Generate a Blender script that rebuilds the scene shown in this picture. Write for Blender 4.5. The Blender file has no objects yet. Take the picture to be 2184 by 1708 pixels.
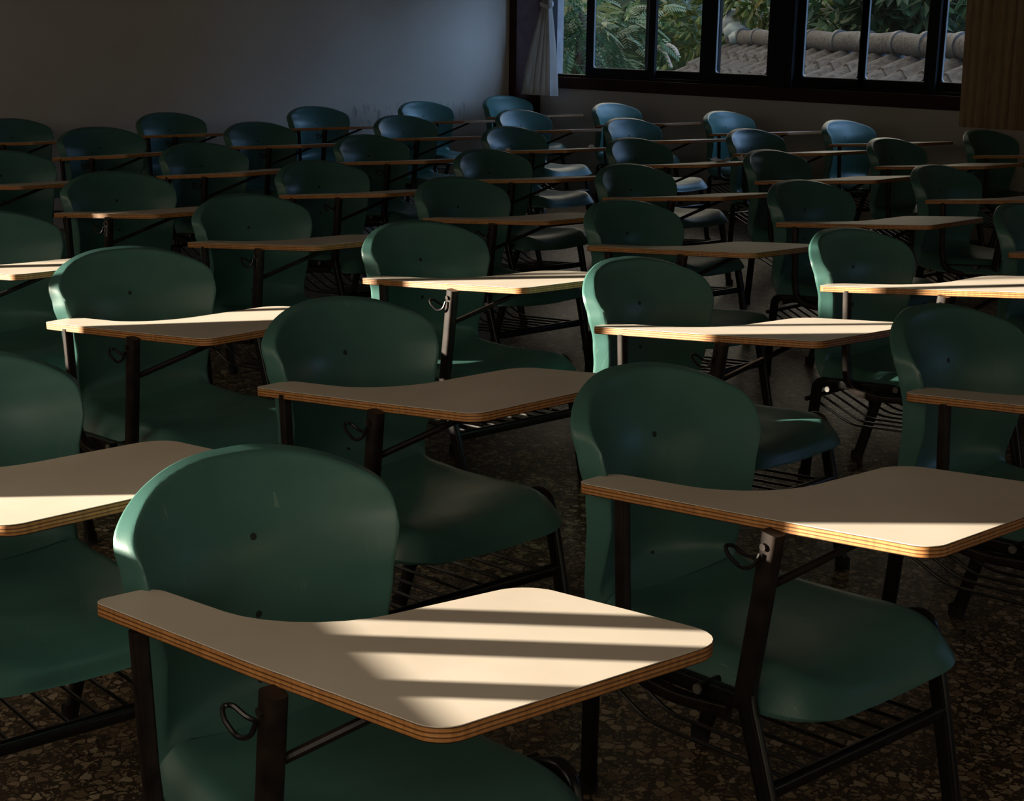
import bpy, bmesh, math, random
from mathutils import Vector, Matrix
S = 1.13                      # metres per layout unit; everything below is laid out in layout units
R = math.radians
C = bpy.context.scene.collection
random.seed(7)
sc = bpy.context.scene

# ------------------------------------------------------------------ helpers
def setp(o, label=None, cat=None, group=None, kind=None):
    if label: o['label'] = label
    if cat: o['category'] = cat
    if group: o['group'] = group
    if kind: o['kind'] = kind
    return o

class MB:
    """collects vertices and faces of one mesh (layout units)"""
    def __init__(self): self.v = []; self.f = []; self.m = []
    def add(self, vs, fs, mi=0):
        b = len(self.v); self.v += [tuple(p) for p in vs]
        self.f += [tuple(b + i for i in f) for f in fs]; self.m += [mi] * len(fs)
    def box(self, x0, x1, y0, y1, z0, z1, mi=0):
        self.add([(x, y, z) for x in (x0, x1) for y in (y0, y1) for z in (z0, z1)],
                 [(0, 1, 3, 2), (4, 6, 7, 5), (0, 4, 5, 1), (2, 3, 7, 6), (0, 2, 6, 4), (1, 5, 7, 3)], mi)
    def sweep(self, path, sect, ref=(0, 0, 1), cap=True, scale=None):
        P = [Vector(p) for p in path]; n = len(P); k = len(sect); vs = []; ref = Vector(ref)
        for i, p in enumerate(P):
            t = (P[min(i + 1, n - 1)] - P[max(i - 1, 0)]).normalized()
            a = ref - t * ref.dot(t)
            if a.length < 1e-4: a = Vector((1, 0, 0)) - t * t.x
            a.normalize(); b = t.cross(a); s = scale[i] if scale else 1
            vs += [p + a * (q[0] * s) + b * (q[1] * s) for q in sect]
        fs = [(i * k + j, i * k + (j + 1) % k, (i + 1) * k + (j + 1) % k, (i + 1) * k + j) for i in range(n - 1) for j in range(k)]
        if cap: fs += [tuple(range(k - 1, -1, -1)), tuple((n - 1) * k + j for j in range(k))]
        self.add(vs, fs)
    def build(self, name, mat, parent=None, smooth=None, loc=None):
        me = bpy.data.meshes.new(name)
        me.from_pydata([(x * S, y * S, z * S) for x, y, z in self.v], [], self.f)
        for m in (mat if isinstance(mat, (list, tuple)) else [mat]): me.materials.append(m)
        for p, i in zip(me.polygons, self.m): p.material_index = i
        bm = bmesh.new(); bm.from_mesh(me); bmesh.ops.recalc_face_normals(bm, faces=bm.faces)
        if smooth is not None:
            for f in bm.faces: f.smooth = True
            for e in bm.edges:
                if len(e.link_faces) == 2 and e.calc_face_angle(0) > R(smooth): e.smooth = False
        bm.to_mesh(me); bm.free()
        o = bpy.data.objects.new(name, me); C.objects.link(o)
        if parent is not None: o.parent = parent
        if loc is not None: o.location = Vector(loc) * S
        return o

def fillet(path, r, n=5):
    P = [Vector(p) for p in path]
    rr = r if isinstance(r, (list, tuple)) else [r] * len(P)
    out = [P[0]]
    for i in range(1, len(P) - 1):
        d0 = P[i - 1] - P[i]; d1 = P[i + 1] - P[i]
        q = min(rr[i], d0.length * .48, d1.length * .48)
        if q < 1e-5: out.append(P[i]); continue
        a = P[i] + d0.normalized() * q; b = P[i] + d1.normalized() * q
        for k in range(n + 1):
            t = k / n; out.append(a * (1 - t) ** 2 + P[i] * 2 * t * (1 - t) + b * t * t)
    out.append(P[-1]); return out
def rrect(a, b, r, n=3):
    out = []
    for cx, cy, s in ((a / 2 - r, b / 2 - r, 0), (-a / 2 + r, b / 2 - r, 90), (-a / 2 + r, -b / 2 + r, 180), (a / 2 - r, -b / 2 + r, 270)):
        for k in range(n + 1):
            t = R(s + 90 * k / n); out.append((cx + r * math.cos(t), cy + r * math.sin(t)))
    return out
def circ(r, n=10): return [(r * math.cos(2 * math.pi * k / n), r * math.sin(2 * math.pi * k / n)) for k in range(n)]
def empty(name, loc, rz=0):
    o = bpy.data.objects.new(name, None); C.objects.link(o); o.empty_display_size = .1
    o.location = Vector(loc) * S; o.rotation_euler = (0, 0, rz); return o
def copy_tree(o, parent=None):
    c = o.copy(); C.objects.link(c); c.parent = parent
    if parent is not None: c.matrix_parent_inverse = o.matrix_parent_inverse
    for ch in list(o.children): copy_tree(ch, c)
    return c

# ------------------------------------------------------------------ materials
def mat(name):
    m = bpy.data.materials.new(name); m.use_nodes = True
    nt = m.node_tree; return m, nt, nt.nodes['Principled BSDF']
def nd(nt, t, **kw):
    n = nt.nodes.new(t)
    for k, v in kw.items():
        if k.startswith('i_'): n.inputs[k[2:].replace('_', ' ')].default_value = v
        else: setattr(n, k, v)
    return n
def ramp(nt, stops, interp='LINEAR'):
    n = nt.nodes.new('ShaderNodeValToRGB'); cr = n.color_ramp; cr.interpolation = interp
    while len(cr.elements) < len(stops): cr.elements.new(.5)
    for e, (p, c) in zip(cr.elements, stops): e.position = p; e.color = c if len(c) == 4 else (*c, 1)
    return n
def mix(nt, fac, a, b, mode='MIX'):
    n = nt.nodes.new('ShaderNodeMix'); n.data_type = 'RGBA'; n.blend_type = mode
    for s, v in ((n.inputs[0], fac), (n.inputs[6], a), (n.inputs[7], b)):
        if hasattr(v, 'is_linked') or hasattr(v, 'links'): nt.links.new(v, s)
        else: s.default_value = v if not isinstance(v, tuple) or len(v) == 4 else (*v, 1)
    return n.outputs[2]
def math_(nt, op, a, b=None, c=None):
    n = nt.nodes.new('ShaderNodeMath'); n.operation = op
    for i, v in enumerate((a, b, c)):
        if v is None: continue
        if hasattr(v, 'links'): nt.links.new(v, n.inputs[i])
        else: n.inputs[i].default_value = v
    return n.outputs[0]
def coord(nt, kind='Object', scale=(1, 1, 1)):
    tc = nt.nodes.new('ShaderNodeTexCoord'); mp = nt.nodes.new('ShaderNodeMapping')
    mp.inputs['Scale'].default_value = scale; nt.links.new(tc.outputs[kind], mp.inputs['Vector']); return mp.outputs[0]
def noise(nt, vec, scale, detail=3, rough=.5):
    n = nd(nt, 'ShaderNodeTexNoise', i_Scale=scale, i_Detail=detail, i_Roughness=rough); nt.links.new(vec, n.inputs['Vector']); return n
def plain(name, col, rough=.5, metal=0, var=.12, scale=18, spec=None, bump=0):
    m, nt, b = mat(name)
    n = noise(nt, coord(nt), scale, 4)
    r = ramp(nt, [(.3, tuple(c * (1 - var) for c in col)), (.7, tuple(min(1, c * (1 + var)) for c in col))])
    nt.links.new(n.outputs[0], r.inputs[0]); nt.links.new(r.outputs[0], b.inputs['Base Color'])
    b.inputs['Roughness'].default_value = rough; b.inputs['Metallic'].default_value = metal
    if bump:
        bp = nd(nt, 'ShaderNodeBump', i_Strength=bump, i_Distance=.02); nt.links.new(n.outputs[0], bp.inputs['Height']); nt.links.new(bp.outputs[0], b.inputs['Normal'])
    if spec is not None: b.inputs['Specular IOR Level'].default_value = spec
    return m

def make_plastic():
    m, nt, b = mat('moulded_plastic'); v = coord(nt)
    oi = nt.nodes.new('ShaderNodeObjectInfo')
    ad = nd(nt, 'ShaderNodeVectorMath', operation='ADD'); nt.links.new(v, ad.inputs[0])
    sc3 = nd(nt, 'ShaderNodeVectorMath', operation='SCALE'); sc3.inputs[0].default_value = (31, 17, 9)
    nt.links.new(oi.outputs['Random'], sc3.inputs['Scale']); nt.links.new(sc3.outputs[0], ad.inputs[1])
    n = noise(nt, ad.outputs[0], 7, 5, .6)
    r = ramp(nt, [(.3, (.054, .150, .130)), (.7, (.071, .182, .160))])
    nt.links.new(n.outputs[0], r.inputs[0])
    # hairline scratches: thin iso-lines of stretched noise, sparse
    lines = []
    for rx, sx_ in ((.5, 70), (-.75, 55), (1.2, 80)):
        mp = nd(nt, 'ShaderNodeMapping'); mp.inputs['Rotation'].default_value = (rx, 0, 0); mp.inputs['Scale'].default_value = (2, sx_, 2.14)
        nt.links.new(ad.outputs[0], mp.inputs['Vector']); s1 = noise(nt, mp.outputs[0], 1.0, 0)
        ln = math_(nt, 'LESS_THAN', math_(nt, 'ABSOLUTE', math_(nt, 'SUBTRACT', s1.outputs[0], .5)), .005)
        mp2 = nd(nt, 'ShaderNodeMapping'); mp2.inputs['Location'].default_value = (rx * 9, 3, rx * 5); nt.links.new(ad.outputs[0], mp2.inputs['Vector'])
        pz = noise(nt, mp2.outputs[0], 14, 1)
        lines.append(math_(nt, 'MULTIPLY', ln, math_(nt, 'GREATER_THAN', pz.outputs[0], .68)))
    line = math_(nt, 'MAXIMUM', lines[0], math_(nt, 'MAXIMUM', lines[1], lines[2]))
    patch = noise(nt, ad.outputs[0], 9, 2)
    pm = math_(nt, 'GREATER_THAN', patch.outputs[0], .42)
    scr = math_(nt, 'MULTIPLY', math_(nt, 'MULTIPLY', line, pm), .3)
    nt.links.new(mix(nt, scr, r.outputs[0], (.30, .42, .36)), b.inputs['Base Color'])
    sm = noise(nt, ad.outputs[0], 5, 3)
    rr = nd(nt, 'ShaderNodeMapRange'); rr.inputs[1].default_value = .35; rr.inputs[2].default_value = .7; rr.inputs[3].default_value = .34; rr.inputs[4].default_value = .50
    nt.links.new(sm.outputs[0], rr.inputs[0]); nt.links.new(rr.outputs[0], b.inputs['Roughness'])
    fine = noise(nt, v, 420, 2); bp = nd(nt, 'ShaderNodeBump', i_Strength=.06, i_Distance=.002)
    nt.links.new(fine.outputs[0], bp.inputs['Height']); nt.links.new(bp.outputs[0], b.inputs['Normal'])
    return m
def make_laminate():
    m, nt, b = mat('cream_laminate'); v = coord(nt)
    oi = nt.nodes.new('ShaderNodeObjectInfo')
    ad = nd(nt, 'ShaderNodeVectorMath', operation='ADD'); nt.links.new(v, ad.inputs[0])
    sc3 = nd(nt, 'ShaderNodeVectorMath', operation='SCALE'); sc3.inputs[0].default_value = (13, 27, 5)
    nt.links.new(oi.outputs['Random'], sc3.inputs['Scale']); nt.links.new(sc3.outputs[0], ad.inputs[1])
    n = noise(nt, ad.outputs[0], 6, 4); r = ramp(nt, [(.3, (.66, .58, .485)), (.7, (.74, .665, .57))])
    nt.links.new(n.outputs[0], r.inputs[0])
    # a few tiny chips down to the paper
    vo = nd(nt, 'ShaderNodeTexVoronoi', i_Scale=16); nt.links.new(ad.outputs[0], vo.inputs['Vector'])
    sp = math_(nt, 'LESS_THAN', vo.outputs['Distance'], .035)
    nt.links.new(mix(nt, math_(nt, 'MULTIPLY', sp, .6), r.outputs[0], (.85, .80, .70)), b.inputs['Base Color'])
    b.inputs['Roughness'].default_value = .45; b.inputs['Specular IOR Level'].default_value = .3
    wv = noise(nt, ad.outputs[0], 14, 2); bp = nd(nt, 'ShaderNodeBump', i_Strength=.03, i_Distance=.003)
    nt.links.new(wv.outputs[0], bp.inputs['Height']); nt.links.new(bp.outputs[0], b.inputs['Normal'])
    return m
def make_plywood():
    m, nt, b = mat('plywood_edge'); tc = nt.nodes.new('ShaderNodeTexCoord')
    sx = nd(nt, 'ShaderNodeSeparateXYZ'); nt.links.new(tc.outputs['Object'], sx.inputs[0])
    v = coord(nt, 'Object', (14, 14, 60)); n = noise(nt, v, 1.4, 4)
    z = math_(nt, 'DIVIDE', sx.outputs[2], -.0170 * S)
    zz = math_(nt, 'ADD', z, math_(nt, 'MULTIPLY', math_(nt, 'SUBTRACT', n.outputs[0], .5), .10))
    r = ramp(nt, [(0, (.05, .02, .01)), (.10, (.06, .025, .012)), (.15, (.50, .23, .07)), (.30, (.60, .28, .09)), (.35, (.14, .05, .015)), (.40, (.16, .06, .02)), (.45, (.54, .25, .075)), (.60, (.64, .32, .11)), (.64, (.15, .055, .018)), (.69, (.17, .06, .02)), (.74, (.52, .24, .07)), (.88, (.46, .2, .06)), (.93, (.06, .022, .01)), (1, (.03, .015, .01))])
    nt.links.new(zz, r.inputs[0])
    v2 = coord(nt, 'Object', (9, 9, 120)); n2 = noise(nt, v2, 2.2, 5, .7)
    chip = math_(nt, 'GREATER_THAN', n2.outputs[0], .71)
    v3 = coord(nt, 'Object', (120, 120, 8)); n3 = noise(nt, v3, 1, 3)
    g = ramp(nt, [(.3, (.75, .72, .68)), (.7, (1.1, 1.1, 1.1))]); nt.links.new(n3.outputs[0], g.inputs[0])
    c = mix(nt, 1.0, r.outputs[0], g.outputs[0], 'MULTIPLY')
    nt.links.new(mix(nt, math_(nt, 'MULTIPLY', chip, .85), c, (.035, .015, .008)), b.inputs['Base Color'])
    b.inputs['Roughness'].default_value = .5
    bp = nd(nt, 'ShaderNodeBump', i_Strength=.3, i_Distance=.002); nt.links.new(n2.outputs[0], bp.inputs['Height']); nt.links.new(bp.outputs[0], b.inputs['Normal'])
    return m
def make_terrazzo():
    m, nt, b = mat('terrazzo'); v = coord(nt)
    wb = noise(nt, v, 60, 2); dis = nd(nt, 'ShaderNodeVectorMath', operation='MULTIPLY_ADD'); dis.inputs[1].default_value = (.012, .012, 0)
    nt.links.new(wb.outputs['Color'], dis.inputs[0]); nt.links.new(v, dis.inputs[2])
    def chips(scale, thr):
        e = nd(nt, 'ShaderNodeTexVoronoi', feature='DISTANCE_TO_EDGE', i_Scale=scale, i_Randomness=1); nt.links.new(dis.outputs[0], e.inputs['Vector'])
        f = nd(nt, 'ShaderNodeTexVoronoi', feature='F1', i_Scale=scale, i_Randomness=1); nt.links.new(dis.outputs[0], f.inputs['Vector'])
        s = nd(nt, 'ShaderNodeSeparateColor'); nt.links.new(f.outputs['Color'], s.inputs[0])
        keep = math_(nt, 'GREATER_THAN', s.outputs[0], .42)
        t = math_(nt, 'ADD', math_(nt, 'MULTIPLY', s.outputs[1], .12), thr)
        return math_(nt, 'MULTIPLY', keep, math_(nt, 'GREATER_THAN', e.outputs[0], t)), s.outputs[2]
    big, cb = chips(46, .05); small, cs = chips(105, .07)
    rb = ramp(nt, [(0, (.19, .13, .075)), (.4, (.33, .25, .16)), (.7, (.42, .31, .19)), (1, (.49, .41, .30))]); nt.links.new(cb, rb.inputs[0])
    rs = ramp(nt, [(0, (.14, .10, .06)), (1, (.36, .28, .18))]); nt.links.new(cs, rs.inputs[0])
    nn = noise(nt, v, 5, 4); base = ramp(nt, [(.3, (.045, .030, .018)), (.7, (.075, .052, .034))]); nt.links.new(nn.outputs[0], base.inputs[0])
    c = mix(nt, small, base.outputs[0], rs.outputs[0]); c = mix(nt, big, c, rb.outputs[0])
    # tile joints every half unit
    sx = nd(nt, 'ShaderNodeSeparateXYZ'); nt.links.new(v, sx.inputs[0])
    def joint(o, off):
        q = math_(nt, 'FRACT', math_(nt, 'DIVIDE', math_(nt, 'SUBTRACT', o, off * S), .53 * S))
        return math_(nt, 'LESS_THAN', math_(nt, 'ABSOLUTE', math_(nt, 'SUBTRACT', q, .5)), .0022)
    j = math_(nt, 'MAXIMUM', joint(sx.outputs[0], -1.43 + .265), joint(sx.outputs[1], 1.645 + .265))
    nt.links.new(mix(nt, math_(nt, 'MULTIPLY', j, .8), c, (.17, .13, .09)), b.inputs['Base Color'])
    b.inputs['Roughness'].default_value = .42
    return m
def make_wall(name, col, scuff=None):
    m, nt, b = mat(name); v = coord(nt)
    n = noise(nt, v, 1.3, 5, .6); r = ramp(nt, [(.3, tuple(c * .93 for c in col)), (.7, tuple(c * 1.05 for c in col))])
    nt.links.new(n.outputs[0], r.inputs[0]); c = r.outputs[0]
    if scuff:
        sx = nd(nt, 'ShaderNodeSeparateXYZ'); nt.links.new(v, sx.inputs[0])
        y0, y1, zc, hw = scuff
        iny = math_(nt, 'MULTIPLY', math_(nt, 'GREATER_THAN', sx.outputs[1], y0 * S), math_(nt, 'LESS_THAN', sx.outputs[1], y1 * S))
        dz = math_(nt, 'ABSOLUTE', math_(nt, 'SUBTRACT', sx.outputs[2], zc * S))
        fz = math_(nt, 'SUBTRACT', 1.0, math_(nt, 'DIVIDE', dz, hw * S)); fz = math_(nt, 'MAXIMUM', fz, 0.0)
        n2 = noise(nt, coord(nt, 'Object', (1, 9, 4)), 2.2, 4, .65)
        q = nd(nt, 'ShaderNodeMapRange'); q.inputs[1].default_value = .5; q.inputs[2].default_value = .66; nt.links.new(n2.outputs[0], q.inputs[0])
        f = math_(nt, 'MULTIPLY', math_(nt, 'MULTIPLY', iny, math_(nt, 'MINIMUM', math_(nt, 'MULTIPLY', fz, 2.5), 1.0)), q.outputs[0])
        c = mix(nt, math_(nt, 'MULTIPLY', f, .55), c, (.10, .10, .10))
    nt.links.new(c, b.inputs['Base Color']); b.inputs['Roughness'].default_value = .62
    fn = noise(nt, v, 60, 3); bp = nd(nt, 'ShaderNodeBump', i_Strength=.08, i_Distance=.004); nt.links.new(fn.outputs[0], bp.inputs['Height']); nt.links.new(bp.outputs[0], b.inputs['Normal'])
    return m
def make_cloth(name, c0, c1, trans=.25, stripes=None):
    m, nt, b = mat(name); v = coord(nt, 'Object', (1, 1, .3))
    n = noise(nt, v, 25, 4); r = ramp(nt, [(.3, c0), (.7, c1)]); nt.links.new(n.outputs[0], r.inputs[0])
    nt.links.new(r.outputs[0], b.inputs['Base Color']); b.inputs['Roughness'].default_value = .9
    tr = nd(nt, 'ShaderNodeBsdfTranslucent'); nt.links.new(r.outputs[0], tr.inputs[0])
    mx = nd(nt, 'ShaderNodeMixShader'); mx.inputs[0].default_value = trans
    nt.links.new(b.outputs[0], mx.inputs[1]); nt.links.new(tr.outputs[0], mx.inputs[2]); nt.links.new(mx.outputs[0], nt.nodes['Material Output'].inputs[0])
    return m
def make_leaf(name, cols, trans=.25):
    m, nt, b = mat(name); g = nd(nt, 'ShaderNodeNewGeometry')
    r = ramp(nt, [(i / max(1, len(cols) - 1), c) for i, c in enumerate(cols)]); nt.links.new(g.outputs['Random Per Island'], r.inputs[0])
    nt.links.new(r.outputs[0], b.inputs['Base Color']); b.inputs['Roughness'].default_value = .45
    tr = nd(nt, 'ShaderNodeBsdfTranslucent'); nt.links.new(r.outputs[0], tr.inputs[0])
    mx = nd(nt, 'ShaderNodeMixShader'); mx.inputs[0].default_value = trans
    nt.links.new(b.outputs[0], mx.inputs[1]); nt.links.new(tr.outputs[0], mx.inputs[2]); nt.links.new(mx.outputs[0], nt.nodes['Material Output'].inputs[0])
    return m
def make_glass():
    m, nt, b = mat('window_glass'); nt.nodes.remove(b)
    t = nd(nt, 'ShaderNodeBsdfTransparent'); t.inputs[0].default_value = (.93, .95, .94, 1)
    g = nd(nt, 'ShaderNodeBsdfGlossy', i_Roughness=.02)
    n = noise(nt, coord(nt), 3, 4); q = nd(nt, 'ShaderNodeMapRange'); q.inputs[3].default_value = .03; q.inputs[4].default_value = .07
    nt.links.new(n.outputs[0], q.inputs[0])
    mx = nd(nt, 'ShaderNodeMixShader'); nt.links.new(q.outputs[0], mx.inputs[0])
    nt.links.new(t.outputs[0], mx.inputs[1]); nt.links.new(g.outputs[0], mx.inputs[2]); nt.links.new(mx.outputs[0], nt.nodes['Material Output'].inputs[0])
    return m

PLASTIC = make_plastic(); LAM = make_laminate(); PLY = make_plywood()
BLACK = plain('black_enamel', (.010, .009, .009), .3, 0, .3, 40, .4)
WORN = plain('worn_dark_steel', (.016, .011, .009), .42, 0, .6, 30, .3)
RUBBER = plain('black_rubber', (.015, .015, .015), .8)
HOLE = plain('hole_shadow', (.012, .022, .018), .7)
PLUG = plain('grey_plug', (.17, .16, .145), .55)
TERR = make_terrazzo()
W_BACK = make_wall('painted_plaster_back', (.65, .58, .475), (6.35, 7.5, .625, .09))
W_PLN = make_wall('painted_plaster', (.40, .365, .32))
W_CEIL = make_wall('ceiling_paint', (.33, .31, .27))
WOODD = plain('dark_red_wood', (.035, .014, .010), .7, 0, .3, 12, .12)
FRAMEM = plain('black_window_frame', (.010, .009, .009), .6, 0, .12, 18, .12)
RUBG = plain('pane_gasket', (.16, .17, .17), .5)
GLASS = make_glass()
CONC = plain('pale_concrete', (.20, .195, .185), .85, 0, .15, 9)
CURT_L = make_cloth('pale_curtain_cloth', (.60, .58, .54), (.70, .68, .64), .35)
CURT_R = make_cloth('tan_curtain_cloth', (.30, .21, .125), (.37, .265, .165), .12)
PAPER = plain('white_paper', (.78, .78, .78), .8, 0, .03)
ROOFT = plain('weathered_roof_tile', (.040, .043, .053), .85, 0, .7, 16, bump=.8)
RIDGEM = plain('ridge_mortar', (.066, .067, .074), .9, 0, .6, 24, bump=.8)
BLUEGL = plain('blue_grey_glazed_tile', (.045, .058, .075), .6, 0, .45, 16)
BARK = plain('bark', (.10, .085, .07), .9, 0, .4, 20)
BRANCH = plain('pale_bare_branch', (.26, .23, .21), .9, 0, .3, 20)

# ------------------------------------------------------------------ the chair
HT = .62
OX, OY = .17, .27             # the chair's base point inside its own layout
def L_(p): return (p[0] - OX, p[1] - OY, p[2])
def LP(path): return [L_(p) for p in path]
T0 = (.0731, -.0259); ARM = R(10)

def smoothstep(a, b, x):
    t = max(0, min(1, (x - a) / (b - a))); return t * t * (3 - 2 * t)
def lerp_tab(tab, x):
    if x <= tab[0][0]: return tab[0][1]
    for (a, p), (b, q) in zip(tab, tab[1:]):
        if x <= b: 
            t = (x - a) / (b - a); t = t * t * (3 - 2 * t); return p + (q - p) * t
    return tab[-1][1]
# centre line of the shell, from the top of the back over the bend to the front lip of the seat
_ctl = [(-.131, .725), (-.118, .696), (-.093, .66), (-.067, .60), (-.064, .52), (-.068, .43), (-.060, .395), (-.030, .366), (.03, .357), (.11, .354), (.20, .360), (.30, .370), (.365, .366), (.402, .347), (.416, .318)]
def catmull(P, n=12):
    out = []
    for i in range(len(P) - 1):
        p0 = P[max(i - 1, 0)]; p1 = P[i]; p2 = P[i + 1]; p3 = P[min(i + 2, len(P) - 1)]
        for k in range(n):
            t = k / n
            out.append(tuple(.5 * (2 * b + (c - a) * t + (2 * a - 5 * b + 4 * c - d) * t * t + (3 * b - a - 3 * c + d) * t ** 3) for a, b, c, d in zip(p0, p1, p2, p3)))
    out.append(P[-1]); return out
_cl = catmull(_ctl); _s = [0]
for a, b in zip(_cl, _cl[1:]): _s.append(_s[-1] + math.hypot(b[0] - a[0], b[1] - a[1]))
LEN = _s[-1]
def prof(s):
    s = max(0, min(LEN - 1e-6, s))
    for i in range(len(_s) - 1):
        if s <= _s[i + 1]:
            t = (s - _s[i]) / (_s[i + 1] - _s[i]); return (_cl[i][0] + t * (_cl[i + 1][0] - _cl[i][0]), _cl[i][1] + t * (_cl[i + 1][1] - _cl[i][1]))
def pnorm(s):
    a = prof(s - .012); b = prof(s + .012); tx, tz = b[0] - a[0], b[1] - a[1]; l = math.hypot(tx, tz)
    return (-tz / l, tx / l) if True else None
S_BEND = 0
for i, q in enumerate(_cl):
    if abs(q[0] + .030) < 1e-6 and abs(q[1] - .366) < 1e-6: S_BEND = _s[i]
WT = [(0, .240), (.07, .240), (.13, .219), (.20, .203), (.26, .196), (.32, .191), (.37, .192), (.42, .203), (.48, .214), (.60, .220), (.72, .220), (LEN, .205)]
RT, RF = .146, .115             # lengths of the rounded top and of the rounded front
def halfw(s):
    w = lerp_tab(WT, s)
    if s < RT: w *= max(1e-3, 1 - (1 - s / RT) ** 2.14) ** (1 / 2.14)
    if s > LEN - RF: w *= max(1e-3, 1 - (1 - (LEN - s) / RF) ** 2.5) ** (1 / 2.5)
    return w
def shell_pt(u, s, depth=0.0):
    x, z = prof(s); nx, nz = pnorm(s); w = halfw(s); W0 = lerp_tab(WT, s); y = u * w
    rho = abs(u)
    if s < RT: rho = min(1, ((abs(y) / W0) ** 2.3 + (1 - s / RT) ** 2.14) ** (1 / 2.14))
    if s > LEN - RF: rho = min(1, ((abs(y) / W0) ** 2.5 + (1 - (LEN - s) / RF) ** 2.5) ** (1 / 2.5))
    back = 1 - smoothstep(S_BEND - .16, S_BEND + .06, s); ub = abs(y) / W0
    e0 = .922; t = max(0, (rho - e0) / (1 - e0)); t_ = min(t, 1); ts = max(0, (rho - .76) / .24)
    if s > LEN - .16: ts *= max(0, 1 - (.368 - z) / .048) ** .7      # the front lip takes over from the rolled sides
    dish = back * (.084 * min(ub, e0) ** 2) + (1 - back) * (.026 * min(ub, .8) ** 2)
    roll = back * .038 * ((t_ * t_ / .6 if t_ < .3 else t_ - .15) / .85) 
    topflat = smoothstep(.0, .16, s)          # the roll is slighter along the top
    roll *= .62 + .38 * max(topflat, smoothstep(.45, .9, ub))
    o = dish - roll - depth; drop = (1 - back) * .052 * ts ** 1.6
    yc = .257 + .018 * smoothstep(.3, .6, s)
    ox_, oz_ = nx * (1 - back) + .98 * back, nz * (1 - back) + .15 * back      # the hollow of the back is pressed straight forward
    o = o + depth
    return (x + ox_ * o - nx * depth, yc + y, z + oz_ * o - nz * depth - drop)
US = [-1, -.995, -.985, -.97, -.96, -.945, -.93, -.92, -.90, -.85, -.80, -.74, -.68, -.6, -.5, -.38, -.25, -.12, 0, .12, .25, .38, .5, .6, .68, .74, .80, .85, .90, .92, .93, .945, .96, .97, .985, .995, 1]
def shell_mesh(s0, s1, cap0, cap1, n):
    mb = MB(); ss = []
    for k in range(n + 1):
        t = k / n
        if cap0: t = t ** 1.7
        if cap1: t = 1 - (1 - t) ** 1.7
        ss.append(s0 + (s1 - s0) * t)
    if cap0: ss[0] = .0006
    if cap1: ss[-1] = LEN - .0006
    m = len(US); rows = len(ss)
    top = [L_(shell_pt(u, s)) for s in ss for u in US]; bot = [L_(shell_pt(u, s, .0065)) for s in ss for u in US]
    N = len(top); fs = []
    for i in range(rows - 1):
        for j in range(m - 1):
            a = i * m + j; fs.append((a, a + 1, a + m + 1, a + m)); fs.append((N + a, N + a + m, N + a + m + 1, N + a + 1))
        for j in (0, m - 1):
            a = i * m + j; fs.append((a, a + m, N + a + m, N + a))
    for i, c in ((0, cap0), (rows - 1, cap1)):
        if c:
            for j in range(m - 1):
                a = i * m + j; fs.append((a, a + 1, N + a + 1, N + a))
    mb.add(top + bot, fs); return mb

# writing tablet outline in its own arm frame (x along the arm, y towards the sitter)
TP = [((0, 0), .016), ((.30, -.004), 0), ((.58, 0), .034), ((.634, .421), .05), ((.328, .415), .055), ((.273, .085), .15), ((.004, .083), .028)]
def outline(n=7):
    pts = []
    m = len(TP)
    for i, (p, r) in enumerate(TP):
        P = Vector(p); A = Vector(TP[i - 1][0]); B = Vector(TP[(i + 1) % m][0])
        if r == 0: pts.append(P); continue
        d0 = (A - P); d1 = (B - P); ang = d0.angle(d1); q = min(r / math.tan(ang / 2), d0.length * .62, d1.length * .62)
        a = P + d0.normalized() * q; b = P + d1.normalized() * q
        for k in range(n + 1):
            t = k / n; w = math.sqrt(2) / 2 if ang < 2 else .9
            den = (1 - t) ** 2 + 2 * w * t * (1 - t) + t * t
            pts.append((a * (1 - t) ** 2 + P * 2 * w * t * (1 - t) + b * t * t) / den)
    return pts
def prism(mb, pts, z0, z1, bev=0, mi=0):
    n = len(pts); c = len(pts)
    def inset(d):
        out = []
        for i, p in enumerate(pts):
            t = (pts[(i + 1) % n] - pts[i - 1]).normalized(); nn = Vector((-t.y, t.x)); out.append(p + nn * d)
        return out
    rings = [(inset(bev), z0), (pts, z0 + bev), (pts, z1 - bev), (inset(bev), z1)] if bev else [(pts, z0), (pts, z1)]
    vs = [(p.x, p.y, z) for ring, z in rings for p in ring]
    fs = [(k * n + i, k * n + (i + 1) % n, (k + 1) * n + (i + 1) % n, (k + 1) * n + i) for k in range(len(rings) - 1) for i in range(n)]
    fs += [tuple(range(n - 1, -1, -1)), tuple((len(rings) - 1) * n + i for i in range(n))]
    mb.add(vs, fs, mi)
TH = .0170
def tab_z(x, y):               # underside height of the writing tablet above the floor at a chair point
    c, s = math.cos(ARM), math.sin(ARM); lx = x * c + y * s; ly = -x * s + y * c
    return HT + T0[0] * (lx - .3) + T0[1] * ly - TH
def tablet_matrix(tx, ty):
    c, s = math.cos(ARM), math.sin(ARM)
    e1 = Vector((c, s, T0[0] + tx)).normalized(); e2 = Vector((-s, c, T0[1] + ty)); e2 = (e2 - e1 * e2.dot(e1)).normalized(); e3 = e1.cross(e2)
    # the lean of one tablet is taken about the top of its front post so that it stays on the posts
    ox, oy = .30, .10
    z0 = HT + T0[0] * (ox - .3) + T0[1] * oy
    cx, cy = ox * c - oy * s, ox * s + oy * c
    o = Vector((cx - OX, cy - OY, z0)) - e1 * ox - e2 * oy
    M = Matrix(((e1.x, e2.x, e3.x, o.x * S), (e1.y, e2.y, e3.y, o.y * S), (e1.z, e2.z, e3.z, o.z * S), (0, 0, 0, 1)))
    return M

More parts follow.
